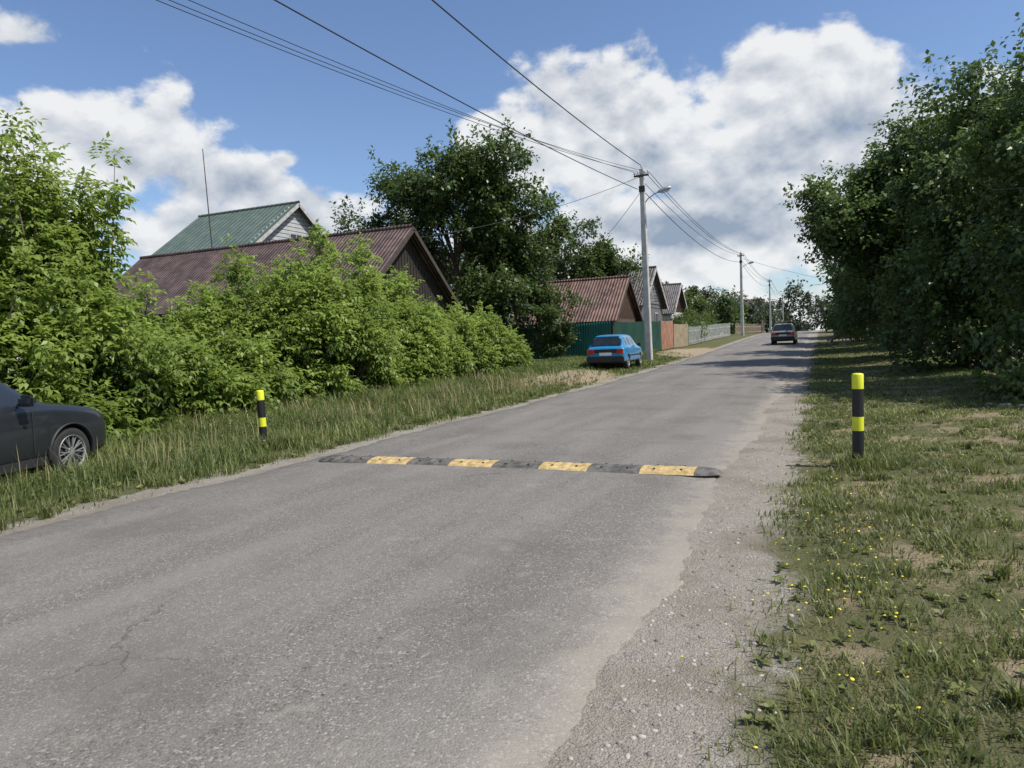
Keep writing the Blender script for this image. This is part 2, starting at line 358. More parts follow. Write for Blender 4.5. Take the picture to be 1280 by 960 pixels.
# distant tree mass
bl = []
for q in range(60):
    xx = -150+q*4.2+R.uniform(-2, 2); yy = 250+R.uniform(-25, 25); hh = R.uniform(10, 15)
    bl.append((xx, yy, hgt(xx, yy)+hh*.55, 4.5, 4, hh*.6))
for q in range(26):
    xx = -60+q*2.6+R.uniform(-2, 2); yy = 165+R.uniform(-12, 12)
    if -10 < xx < 1: continue
    hh = R.uniform(5, 8); bl.append((xx, yy, hgt(xx, yy)+hh*.5, 3, 3, hh*.5))
for q in range(12):
    xx = -28-q*3+R.uniform(-2, 2); yy = 75+R.uniform(-6, 40); hh = R.uniform(4, 6); bl.append((xx, yy, hgt(xx, yy)+hh*.5, 2.4, 2.4, hh*.5))
V, F, t, cc = crown_geo(bl, 520, 140, 2.4, .9, shell=.3); mesh_np('distant_trees', V, F, M_leaf_far, None, t)

# young maple thicket on the left
hy = [2, 5, 7.5, 9.2, 10.4, 11.4, 12.6, 14.2, 15.8, 19.5, 21, 23.5, 27, 29.5, 31]
hz = [4.6, 4.9, 4.9, 4.9, 4.1, 2.9, 2.5, 3.0, 4.3, 4.4, 4.0, 3.2, 2.6, 2.0, 1.3]
def sprays(P0, D, lsz, tb):
    N = len(P0); Ps, Ts, Ls, Ti = [], [], [], []
    D = norm(D)
    for c in range(4):
        A = norm(D*.55+R.normal(0, .75, (N, 3))+np.array([0, 0, .15])); rl = R.uniform(.18, .38, N)[:, None]
        st_ = P0+D*(.05+.07*c)
        sd = norm(np.cross(A, np.array([0, 0, 1.])+R.normal(0, .2, (N, 3))))
        for (f, s) in ((.5, 1), (.5, -1), (.78, 1), (.78, -1), (1., 0)):
            Ps.append(st_+A*rl*f-np.array([0, 0, .25])*rl*f*f); Ts.append(A*(.55 if s else 1.1)+sd*s*.8+np.array([0, 0, -.5])+R.normal(0, .12, (N, 3)))
            Ls.append(lsz*R.uniform(.75, 1.2, N)); Ti.append(np.clip(tb+R.normal(0, .1, N), 0, 1))
    return np.concatenate(Ps), np.concatenate(Ts), np.concatenate(Ls), np.concatenate(Ti)
P0, D0, T0 = [], [], []; ch = []
bushes = []
yy = 3.2
while yy < 29.6:
    H = float(np.interp(yy, hy, hz)); r_ = random.uniform(.85, 1.35)*(.7+.09*H)
    for row in range(2):
        Hh = H*random.uniform(.74, 1.04)*(1 if row else random.uniform(.5, .9)); 
        x = -12.7-row*1.5+random.uniform(-.35, .35)-(.12*(9-yy) if yy < 9 else 0)
        y_ = yy+random.uniform(-.4, .4); z_ = float(hgt(x, y_))
        bushes.append((x, y_, z_, r_*(.85 if row == 0 else 1), Hh))
    yy += r_*1.2
for (x, y_, z_, r_, Hh) in bushes:
    bls = [(x, y_, z_+Hh*.36, r_, r_, Hh*.38), (x+random.uniform(-.3, .3), y_+random.uniform(-.4, .4), z_+Hh*.68, r_*.7, r_*.7, Hh*.30)]
    n_ = int(5+Hh*4.6); cc, rr, bc = puffs(bls, n_, .42, .6)
    per = 23; Nn = n_*per
    d = norm(R.normal(0, 1, (Nn, 3))+norm(np.repeat(cc-bc, per, 0))*.8+np.array([0, 0, .5]))
    P0.append(np.repeat(cc, per, 0)+d*np.repeat(rr, per)[:, None]*R.uniform(.4, 1.25, Nn)[:, None]); D0.append(d+np.array([0, 0, .5]))
    T0.append(np.clip(.36+.28*d[:, 2]+np.repeat(R.uniform(-.34, .38, n_), per)+.14*(P0[-1][:, 2]-z_)/4, 0, 1))  # tint rises upward and with height, painting a sunlit top into the leaves
    for c in cc[::3]:
        b = np.array([x, y_, z_]); tt = np.linspace(0, 1, 6)[:, None]; mid = np.array([x+(c[0]-x)*.3, y_+(c[1]-y_)*.3, z_+(c[2]-z_)*.6])
        ch.append(((1-tt)**2*b+2*tt*(1-tt)*mid+tt**2*c, np.linspace(.03, .008, 6)))
    for q in range(4 if Hh > 3.2 else 2):
        a_ = random.uniform(0, 6.28); q0 = np.array([x+.6*r_*math.cos(a_), y_+.6*r_*math.sin(a_), z_+Hh*.72])
        hl = random.uniform(.4, 1.15)*(.35+.15*Hh); e_ = q0+np.array([random.uniform(-.35, .35), random.uniform(-.35, .35), hl+Hh*.12])
        m_ = 10; tt = np.linspace(0, 1, m_)[:, None]; L_ = q0+(e_-q0)*tt
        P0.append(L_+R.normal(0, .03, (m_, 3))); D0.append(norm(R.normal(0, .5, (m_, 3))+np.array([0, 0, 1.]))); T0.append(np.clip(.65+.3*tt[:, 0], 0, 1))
        ch.append((L_, np.linspace(.015, .005, m_)))
for (x, y_, H) in [(-13.2, 7.4, 5.6), (-13., 8.4, 5.8), (-13.1, 9.6, 5.3), (-13.3, 10.1, 4.9), (-13, 6.9, 5.4), (-13.2, 17.0, 4.9), (-13, 18.3, 4.8)]:
    for w in range(3):
        q0 = np.array([x+random.uniform(-.3, .3), y_+random.uniform(-.3, .3), H*.55]); e_ = q0+np.array([random.uniform(-.2, .2), random.uniform(-.2, .2), H*random.uniform(.36, .46)])
        m_ = 22; tt = np.linspace(0, 1, m_)[:, None]; L_ = q0+(e_-q0)*tt
        P0.append(L_+R.normal(0, .06, (m_, 3))); D0.append(norm(R.normal(0, .8, (m_, 3))+np.array([0, 0, .7]))); T0.append(np.clip(.5+.4*tt[:, 0], 0, 1)); ch.append((L_, np.linspace(.02, .005, m_)))
P0 = np.concatenate(P0); D0 = np.concatenate(D0); T0 = np.concatenate(T0)
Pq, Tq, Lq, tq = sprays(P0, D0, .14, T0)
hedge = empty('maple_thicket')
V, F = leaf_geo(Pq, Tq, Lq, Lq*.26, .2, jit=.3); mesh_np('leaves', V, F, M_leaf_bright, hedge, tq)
V, F = tubes(ch, 5); mesh_np('stems', V, F, M_bark, hedge)
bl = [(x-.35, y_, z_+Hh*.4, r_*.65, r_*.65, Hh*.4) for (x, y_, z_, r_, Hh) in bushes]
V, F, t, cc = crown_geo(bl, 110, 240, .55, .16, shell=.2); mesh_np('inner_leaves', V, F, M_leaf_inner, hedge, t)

# ------------------------------------------------------------------ grass
def patch(x, y, s=1., ph=0.):
    return .5+.25*np.sin(x*1.9*s+ph+1.3*np.sin(y*1.1*s))+.25*np.sin(y*1.5*s+2*ph+1.7*np.sin(x*.9*s+ph))
def blades(name, x, y, H, W, tint, mat, bend=.5):
    N = len(x); z = hgt(x, y)-.005
    az = R.uniform(0, 6.28, N); D = np.stack([np.cos(az), np.sin(az), 0*az], -1); S = np.stack([-np.sin(az), np.cos(az), 0*az], -1)
    P = np.stack([x, y, z], -1); H = H[:, None]; W = W[:, None]; b = (bend*R.uniform(.3, 1.4, N))[:, None]
    U = np.array([0, 0, 1.])
    v0 = P-S*W; v1 = P+S*W; m = P+U*H*.55+D*H*b*.28; v2 = m+S*W*.75; v3 = m-S*W*.75; v4 = P+U*H*.93+D*H*b
    V = np.stack([v0, v1, v2, v3, v4], 1).reshape(-1, 3)
    f = np.array([(0, 1, 2), (0, 2, 3), (3, 2, 4)]); F = (f[None]+5*np.arange(N)[:, None, None]).reshape(-1, 3)
    return mesh_np(name, V, F, mat, attr=np.repeat(tint, 3))
N = 150000
y = 2.0+R.random(N)**1.25*42; x = -6.6-R.random(N)**.85*6.2
pp = .45*patch(x, y, .9)+.3*patch(x, y, 2.7, 1.1)+.25*patch(x, y, 6.1, 2.3); edge = np.clip((-6.65-x+.25*np.sin(y*2.1)+.12*np.sin(y*5.3))/.8, 0, 1)
keep = R.random(N) < np.clip(.05+pp*1.25, 0, 1)
keep &= R.random(N) < .12+.88*edge
sandy = (((x+8.4)/1.8)**2+((y-23.5)/4.8)**2 < .85+.5*R.random(N)-.2) | (((x+7.8)/1.5)**2+((y-46)/7)**2 < 1) | (((x+7.9)/.5)**2+((y-15.5)/3.)**2 < .7)
keep &= ~(sandy & (R.random(N) < .93)); x, y, edge, pp = x[keep], y[keep], edge[keep], pp[keep]
far = smooth((y-16)/10); nearcar = ((x < -9.0) & (y < 9.6))
H = (.05+.08*edge+.32*pp**1.6*edge+.14*np.clip((-9.5-x)/2, 0, 1))*R.uniform(.35, 1.4, len(x))*(1-.45*far)*np.where(nearcar, .75, 1)
W = (.0028+.0004*y)*R.uniform(.6, 1.5, len(x))
blades('tall_grass', x, y, H, W, np.clip(.1+.65*patch(x, y, 1.7, 1)*patch(x, y, .7, 3)+.2+R.normal(0, .25, len(x)), 0, 1), M_grass, .8)
N = 5000; y = 3+R.random(N)*20; x = -7.3-R.random(N)*4.5; k_ = patch(x, y, 1.4, .3) > .5; x, y = x[k_], y[k_]
k_ = ~((x < -9) & (y < 9.6)); x, y = x[k_], y[k_]
M_straw = leafmat('straw', (.22, .2, .09), (.42, .36, .18), .2)
blades('seed_stalks', x, y, R.uniform(.25, .65, len(x)), np.full(len(x), .003)+.0003*y, R.random(len(x)), M_straw, .35)
# tall broad-leaved weeds in the left verge
PP, TT, LS, TI = [], [], [], []
for q in range(620):
    x0 = -7.4-random.random()**.7*4.6; y0 = 3.2+random.random()**1.2*24
    if (x0 < -9 and y0 < 9.4): continue
    h0 = random.uniform(.12, .55)*(1 if x0 < -8.5 else .6); b0 = random.random(); z0 = float(hgt(x0, y0))
    for k in range(int(5+h0*22)):
        f = (k+1)/(5+h0*22); a_ = random.uniform(0, 6.28)
        PP.append((x0+random.gauss(0, .012), y0+random.gauss(0, .012), z0+h0*f)); TT.append((math.cos(a_), math.sin(a_), random.uniform(-.1, .7))); LS.append(random.uniform(.05, .12)*(1.2-.6*f)); TI.append(min(1, max(0, b0*.7+random.gauss(.1, .1))))
LS = np.array(LS); V, F = leaf_geo(np.array(PP), np.array(TT), LS, LS*.28, .3); mesh_np('verge_weeds', V, F, M_leaf_mid, attr=np.array(TI))
# right verge grass
N = 200000
y = 1.6+R.random(N)**1.7*50; x = -.5+R.random(N)*(3.2+.06*y)
pp = patch(x, y, 1.2, .7)*.40+patch(x, y, 3.3, 2.)*.32+patch(x, y, 9.7, 1.)*.28
bare = (((x-2.1)/.8)**2+((y-6.2)/1.3)**2 < 1) | (((x-1.1)/.45)**2+((y-3.4)/.7)**2 < 1) | (((x-3.)/1.2)**2+((y-10.5)/1.4)**2 < 1)
e = np.clip((x+.40+.12*np.sin(y*3.3)+.1*np.sin(y*1.2))/.4, 0, 1)
keep = (R.random(N) < np.clip((pp-.33)*3., .06, 1)*(.12+.88*e)) & ~(bare & (R.random(N) < .8)); x, y, pp = x[keep], y[keep], pp[keep]
H = (.025+.065*pp**1.8)*R.uniform(.4, 1.6, len(x)); W = (.0020+.0005*y)*R.uniform(.6, 1.4, len(x))
blades('verge_grass', x, y, H, W, np.clip(.1+.75*patch(x, y, 1.3, 4)+R.normal(0, .25, len(x)), 0, 1), M_grassR, .9)
def tuft(cx, cy, n, r, h): 
    a = R.uniform(0, 6.28, n); q = r*R.random(n)**.7; return cx+q*np.cos(a), cy+q*np.sin(a), np.full(n, h)
TX, TY, TH = [], [], []
for (cx, cy, n, r, h) in [(.38, 8.35, 500, .28, .2), (.62, 8.5, 200, .2, .12), (-8.05, 8.55, 500, .4, .3), (-7.9, 8.7, 300, .3, .25)]+[(R.uniform(-.35, 2.6), 2.2+R.random()**1.4*14, int(R.uniform(25, 110)), R.uniform(.04, .2), R.uniform(.05, .14)) for _ in range(190)]+[(-6.75-abs(R.normal(0, .25)), R.uniform(2.5, 22), int(R.uniform(30, 120)), R.uniform(.06, .22), R.uniform(.06, .18)) for _ in range(90)]:
    a_, b_, c_ = tuft(cx, cy, n, r, h); TX.append(a_); TY.append(b_); TH.append(c_)
TX = np.concatenate(TX); TY = np.concatenate(TY); TH = np.concatenate(TH)*R.uniform(.4, 1.2, len(TX))
blades('grass_tufts', TX, TY, TH, np.full(len(TX), .004)+.0002*TY, np.clip(R.normal(.5, .25, len(TX)), 0, 1), M_grassR, .7)
N = 1800; cx = R.uniform(-.3, 4.5, N); cy = 2+R.random(N)**1.5*22; P = []; T = []; L = []
lf = np.arange(N) > 1450; cx[lf] = R.uniform(-9.5, -6.8, lf.sum())
for q in range(N):
    k = R.integers(5, 10); az = R.uniform(0, 6.28, k)
    for a_ in az:
        P.append((cx[q], cy[q], float(hgt(cx[q], cy[q]))+.01)); T.append((math.cos(a_), math.sin(a_), R.uniform(.2, .9))); L.append(R.uniform(.025, .065)*(2 if lf[q] else 1))
L = np.array(L); V, F = leaf_geo(np.array(P), np.array(T), L, L*.26, .3); mesh_np('weeds', V, F, M_grassR, attr=R.random(len(L)))
M_yel = simple('petals', (.75, .6, .03), .6, bumps=0, var=.1)
V, F = [], []
for q in range(260):
    if q < 120: x_ = R.normal(.15, .26); y_ = R.normal(4.8, 1.1)
    elif q < 160: x_ = R.normal(.0, .25); y_ = R.uniform(6, 11)
    else: x_ = R.uniform(-.2, 3); y_ = R.uniform(2.5, 14)
    z_ = float(hgt(x_, y_))+R.uniform(.04, .1); r_ = R.uniform(.004, .009); b = len(V)
    V.append((x_, y_, z_+.004)); tl = R.normal(0, .25, 2)
    for k in range(8):
        a_ = k*math.pi/4; V.append((x_+r_*math.cos(a_), y_+r_*math.sin(a_), z_+r_*(tl[0]*math.cos(a_)+tl[1]*math.sin(a_))))
    for k in range(8): F.append((b, b+1+k, b+1+(k+1) % 8))
pymesh('wildflowers', V, F, M_yel)
tree('shrub', 3.15, 15.3, [(0, 0, .25, .5, .6, .25), (.5, .8, .3, .5, .5, .25)], .02, 14, 120, .25, .13, M_leaf_mid, 5)
P = np.array([(2.7+.14*k+R.normal(0, .05), 14.3-.02*k+R.normal(0, .1), float(hgt(3, 14.3))+.03) for k in range(16)])
pebbles('border_stones', P, R.uniform(.05, .11, 16), M_stone)

# ------------------------------------------------------------------ speed bump
M_rub_dark = simple('rubber_dark', (.12, .115, .105), .9, var=.45, scale=9, bumps=.5, bscale=90, spec=.2)
M_rub_yel = simple('rubber_yellow', (.48, .35, .16), .85, var=.35, scale=12, bumps=.5, bscale=90, spec=.2)
sb = empty('speed_bump')
yc = 7.6; seg = .575; cap = .27; xR = -.95; hw = .2; zb = float(zr(yc))+.042
def arc(hw, h=.05, n=12):
    return [(-hw+2*hw*k/n, h*(1-abs(-1+2*k/n)**2.6)-(.005 if k in (3, 5, 7, 9) else 0)) for k in range(n+1)]
def bump_piece(name, x0, x1, mat):
    V, F = [], []; n = 12; ns = 15
    for s in range(ns+1):
        f = s/ns; x_ = x0+(x1-x0)*f; h = .05-(.006 if (0 < s < ns and s % 3 == 0) else 0)
        for (a_, b_) in arc(hw, h, n): V.append((x_, yc+a_, zb+b_))
    for s in range(ns):
        for k in range(n):
            a_ = s*(n+1)+k; F.append((a_, a_+1, a_+n+2, a_+n+1))
    for s in (0, ns): F.append(tuple(s*(n+1)+k for k in range(n+1)))
    return pymesh(name, V, F, mat, sb)
def cap_piece(name, x0, s, mat):
    V, F = [], []; n = 12; ns = 9
    for q in range(ns+1):
        f = q/ns; w = hw*math.sqrt(max(0, 1-f*f))+.003; h = .05*math.sqrt(max(0, 1-f*f))+.002
        for (a_, b_) in arc(w, h, n): V.append((x0+s*cap*f, yc+a_, zb+b_))
    for q in range(ns):
        for k in range(n):
            a_ = q*(n+1)+k; F.append((a_, a_+1, a_+n+2, a_+n+1))
    return pymesh(name, V, F, mat, sb)
cap_piece('end_cap_right', xR-cap, 1, M_rub_dark)
x_ = xR-cap-.006
for k in range(8):
    bump_piece('segment_%d' % (k+1), x_-seg, x_, M_rub_yel if k % 2 == 0 else M_rub_dark)
    for a_ in (.14, .43):
        for b_ in (-.1, .1):
            lathe('bolt', [(0.001, .006), (.012, .005), (.016, 0)], M_crack, sb, 10).location = (x_-a_, yc+b_, zb+.044)
    x_ -= seg+.006
cap_piece('end_cap_left', x_, -1, M_rub_dark)

# ------------------------------------------------------------------ bollards
M_black = simple('paint_black', (.012, .012, .013), .45, bumps=.05, var=.2)
M_fluo = simple('paint_fluo_yellow', (.76, .80, .03), .45, bumps=.05, var=.10)
def bollard(x, y, H, lean):
    o = empty('striped_bollard'); o.location = (x, y, float(hgt(x, y))-.03); o.rotation_euler = lean
    H += .03; r = .058; fr = [0, .13, .42, .565, .855, 1.]
    pr = []
    for k in range(5): pr += [(r, H*fr[k]+(.002 if k else 0)), (r, H*fr[k+1])]
    pr += [(r*.93, H+.012), (r*.6, H+.018), (.001, H+.02)]
    lathe('post', pr, None, o, 28, mats=[M_black, M_fluo], midx=[[1, 1, 0, 0, 1, 1, 0, 0, 1, 1, 1, 1, 1][i] for i in range(len(pr)-1)])
    lathe('base_flange', [(.09, 0), (.09, .04), (.06, .045)], M_black, o, 20)
bollard(.35, 8.4, 1.0, (0, rad(.3), 0)); bollard(-8.05, 8.6, .93, (0, rad(-1.5), 0))

# ------------------------------------------------------------------ buildings
def roofmat(name, c1, c2, pitch=.9, patchy=.5, rough=.6, rib=.18):
    m, nt, out = newmat(name); g = NT(nt); p = g.obj()
    sx = g.n('ShaderNodeSeparateXYZ'); nt.links.new(p, sx.inputs[0])
    br = g.n('ShaderNodeTexBrick'); nt.links.new(p, br.inputs[0]); br.inputs['Scale'].default_value = 1
    br.inputs['Brick Width'].default_value = pitch; br.inputs['Row Height'].default_value = 1.2; br.inputs['Mortar Size'].default_value = .012
    br.inputs['Color1'].default_value = (.45, .45, .45, 1); br.inputs['Color2'].default_value = (1, 1, 1, 1); br.inputs['Mortar'].default_value = (.1, .1, .1, 1); br.inputs['Bias'].default_value = 0
    n = g.noise(p, 1.7, 7, .65)
    c = g.mix(g.ss(n, .35, .68), c1, c2)
    c = g.mix(patchy, c, br.outputs[0], 'MULTIPLY')
    w = g.math('SINE', g.math('MULTIPLY', sx.outputs[0], 6.283/rib))
    nt.links.new(g.bsdf(c, rough, 0, .4, g.bump(w, .8, .03)), out.inputs[0]); return m
M_roof_brown = roofmat('roof_rusty_brown', (.075, .045, .038), (.175, .112, .095))
M_roof_brown2 = roofmat('roof_brown', (.13, .068, .05), (.24, .14, .105))
M_roof_green = roofmat('roof_green_tile', (.10, .14, .11), (.15, .19, .15), .35, .3, .5, .35)
M_roof_grey = roofmat('roof_grey', (.10, .09, .085), (.19, .17, .16))
M_wood_dark = simple('dark_boards', (.03, .023, .018), .9, var=.4, scale=5, bumps=.5)
M_wood_brown = simple('brown_boards', (.10, .065, .045), .9, var=.4, scale=5, bumps=.5)
M_white = simple('white_plaster', (.55, .54, .5), .9, var=.12, scale=2)
M_siding = simple('grey_siding', (.42, .43, .43), .8, var=.1, scale=2)
M_greywall = simple('grey_wall', (.14, .14, .135), .9, var=.2, scale=2)
M_glass = simple('window_glass', (.02, .025, .03), .08, spec=.8, bumps=0, var=.1)
M_trim = simple('trim', (.45, .43, .4), .7)
M_trim_dark = simple('trim_dark', (.06, .045, .038), .8)
def slab(name, a, b, c, d, th, mat, parent):
    a, b, c, d = map(Vector, (a, b, c, d)); n_ = (b-a).cross(d-a).normalized()*th
    V = [a, b, c, d, a-n_, b-n_, c-n_, d-n_]
    xa = (b-a).normalized(); za = (b-a).cross(d-a).normalized(); ya = za.cross(xa)
    Mx = Matrix((( xa.x, ya.x, za.x, a.x), (xa.y, ya.y, za.y, a.y), (xa.z, ya.z, za.z, a.z), (0, 0, 0, 1)))
    iv = Mx.inverted(); V = [iv @ v for v in V]
    F = [(0, 1, 2, 3), (7, 6, 5, 4), (0, 4, 5, 1), (1, 5, 6, 2), (2, 6, 7, 3), (3, 7, 4, 0)]
    o = pymesh(name, V, F, mat, parent); o.matrix_local = Mx; return o
def house(name, x0, x1, yc, hw, eave, ridge, rmat, wmat, gmat, over=.45, wins=(), siding=False, trim=None, z0=None):
    e = empty(name); z0 = float(hgt(x1, yc)) if z0 is None else z0; trim = trim or M_trim_dark
    ev, rg = z0+eave, z0+ridge; zb_ = z0-.5
    V = []
    for x_ in (x0, x1): V += [(x_, yc-hw, zb_), (x_, yc-hw, ev), (x_, yc, rg-.06), (x_, yc+hw, ev), (x_, yc+hw, zb_)]
    F = [(4, 3, 2, 1, 0), (5, 6, 7, 8, 9), (0, 1, 6, 5), (1, 2, 7, 6), (2, 3, 8, 7), (3, 4, 9, 8)]
    pymesh('walls', V, F, wmat, e)
    g_ = .004
    V = [(x1+g_, yc-hw, ev), (x1+g_, yc, rg-.07), (x1+g_, yc+hw, ev)]
    pymesh('gable', V, [(0, 2, 1)], gmat, e)
    if siding:
        k = 0; zz = ev+.05
        while zz < rg-.3:
            ww = hw*(1-(zz-ev)/(rg-ev)); box('siding_%d' % k, (x1+.02, yc, zz+.1), (.04, 2*ww-.1, .19), gmat, e, ry=rad(-5)); zz += .22; k += 1
    else:
        nb_ = int(2*hw/.22)
        for k in range(1, nb_):
            yy = yc-hw+2*hw*k/nb_; zt = rg-.12-(rg-ev)*abs(yy-yc)/hw
            box('batten_%d' % k, (x1+.015, yy, (ev+zt)/2), (.03, .03, max(.05, zt-ev)), gmat, e)
    sl = (rg-ev)/hw; yo = over*.9
    A = (x0-over, yc-hw-yo, ev-sl*yo+.06); B = (x1+over, yc-hw-yo, ev-sl*yo+.06)
    slab('roof_front', A, B, (x1+over, yc, rg+.06), (x0-over, yc, rg+.06), .07, rmat, e)
    A = (x1+over, yc+hw+yo, ev-sl*yo+.06); B = (x0-over, yc+hw+yo, ev-sl*yo+.06)
    slab('roof_back', A, B, (x0-over, yc+.001, rg+.058), (x1+over, yc+.001, rg+.058), .07, rmat, e)
    V, F = tubes([(np.array([(x0-over, yc, rg+.07), (x1+over, yc, rg+.07)]), np.array([.09, .09]))], 8); mesh_np('ridge_cap', V, F, rmat, e)
    L_ = math.hypot(hw+yo, (rg-ev)*(hw+yo)/hw); an = math.atan(sl)
    for s in (-1, 1):
        box('bargeboard_%d' % (s+1), (x1+over+.015, yc+s*(hw+yo)/2, rg-.06-sl*(hw+yo)/2), (.03, L_, .18), trim, e, rx=-s*an)
    for k, (face, u, zc, w, h) in enumerate(wins):
        box('window_frame_%d' % k, (x1+.03, yc+u, z0+zc), (.07, w+.16, h+.16), M_trim, e); box('window_%d' % k, (x1+.05, yc+u, z0+zc), (.06, w, h), M_glass, e)
        box('mullion_%d' % k, (x1+.07, yc+u, z0+zc), (.04, .05, h), M_trim, e)
    return e
house('wooden_barn', -31, -15.9, 25.8, 3.5, 3.5, 6.35, M_roof_brown, M_wood_dark, M_wood_dark, .45, z0=.05)
house('green_roofed_house', -33.6, -26.9, 32.1, 4.2, 6.5, 9.6, M_roof_green, M_white, M_siding, .4, [('g', 0, 7.4, .9, 1.0)], siding=True, trim=M_trim, z0=.05)
house('brown_roofed_shed', -16.6, -10.6, 41.5, 3., 2.3, 4.7, M_roof_brown2, M_wood_brown, M_wood_brown, .3, [('g', 0, 1.5, .8, .8)], z0=.3)
house('grey_roofed_house', -19, -11.2, 51.5, 3.6, 3.3, 5.9, M_roof_grey, M_greywall, M_greywall, .4, [('g', -1.4, 2.0, 1., 1.3), ('g', 1.3, 2.0, 1., 1.3), ('g', 0, 4.1, .9, .9)], z0=.5, siding=True, trim=M_trim)
house('small_grey_roofed_house', -18, -12, 66, 3.4, 3.0, 5.5, M_roof_grey, M_white, M_wood_brown, .4, [('g', -1.4, 1.9, 1., 1.3), ('g', 1.3, 1.9, 1., 1.3)], z0=.6, trim=M_trim)
house('country_house', -17, -10.5, 150, 4, 3.2, 7, M_roof_brown, M_wood_brown, M_wood_brown, .4, [('g', 0, 1.8, 1.2, 1.3)], z0=.9)
o = empty('antenna_mast'); V, F = tubes([(np.array([(-27.2, 26.5, 0), (-27.3, 26.5, 5.5), (-27.55, 26.5, 11.5)]), np.array([.05, .035, .02]))], 8); mesh_np('mast', V, F, M_trim_dark, o)

def fence(name, p0, p1, H, mat, amp=.02, wl=.14, posts=True):
    e = empty(name); p0 = np.array(p0, float); p1 = np.array(p1, float); Ln = np.linalg.norm(p1-p0); d = (p1-p0)/Ln; nn = np.array([d[1], -d[0]])
    n_ = int(Ln/wl)*4; V, F = [], []
    for k in range(n_+1):
        s = Ln*k/n_; q = p0+d*s+nn*(amp if k % 4 in (0, 1) else -amp); z_ = float(hgt(*(p0+d*s)))+.05
        V += [(q[0], q[1], z_), (q[0], q[1], z_+H)]
        if k: F.append((2*k-2, 2*k, 2*k+1, 2*k-1))
    pymesh('sheets', V, F, mat, e)
    if posts:
        for k in range(int(Ln/2.4)+1):
            q = p0+d*min(Ln, k*2.4)-nn*.07; z_ = float(hgt(*q)); box('post_%d' % k, (q[0], q[1], z_+H/2), (.06, .06, H+.15), M_trim_dark, e)
    return e
M_teal = simple('teal_sheet', (.02, .15, .12), .45, var=.2, scale=1.2, bumps=0)
M_green = simple('green_sheet', (.02, .075, .055), .45, var=.2, scale=1.2, bumps=0)
M_orange = simple('orange_sheet', (.36, .20, .13), .6, var=.25, scale=1.5, bumps=0)
M_tan = simple('tan_fence', (.36, .29, .2), .8, var=.25)
M_pale = simple('pale_fence', (.36, .38, .36), .8, var=.25)
fence('metal_fence', (-19, 36.9), (-10.2, 36.9), 1.9, M_teal)
fence('metal_fence', (-10.1, 37), (-9.6, 46.5), 1.85, M_green)
fence('metal_gate', (-9.6, 46.7), (-9.6, 50.8), 1.9, M_orange)
fence('brick_fence', (-9.6, 51), (-9.6, 57), 1.7, M_tan)
def picket(name, p0, p1, H, mat, stp=.16):
    e = empty(name); p0 = np.array(p0, float); p1 = np.array(p1, float); Ln = np.linalg.norm(p1-p0); d = (p1-p0)/Ln; V = []; F = []
    for k in range(int(Ln/stp)):
        q = p0+d*k*stp; z_ = float(hgt(*q))+.08; b = len(V); w = .045
        for s in (-1, 1):
            a_ = q+d*w*s
            V += [(a_[0]+.012, a_[1], z_), (a_[0]+.012, a_[1], z_+H)]
        V.append((q[0]+.012, q[1], z_+H+.07)); F.append((b, b+2, b+3, b+4, b+1))
    pymesh('pickets', V, F, mat, e)
    for hh in (.3, .8*H):
        V, F = tubes([(np.array([(p0[0], p0[1], float(hgt(*p0))+hh), (p1[0], p1[1], float(hgt(*p1))+hh)]), np.array([.035, .035]))], 4); mesh_np('rail', V, F, mat, e)
picket('picket_fence', (-9.6, 57.3), (-9.4, 84), 1.4, M_pale)
picket('picket_fence', (-9.4, 89), (-9.4, 130), 1.3, M_tan, .25)
tree('shrub', -10.8, 60, [(0, 0, 1.2, .7, 1.4, 1.1), (0, 4, 1.4, .7, 2.2, 1.1), (-.5, 11, 1.4, 1., 2.8, 1.3)], .05, 34, 220, .6, .22, M_leaf_mid, 8)

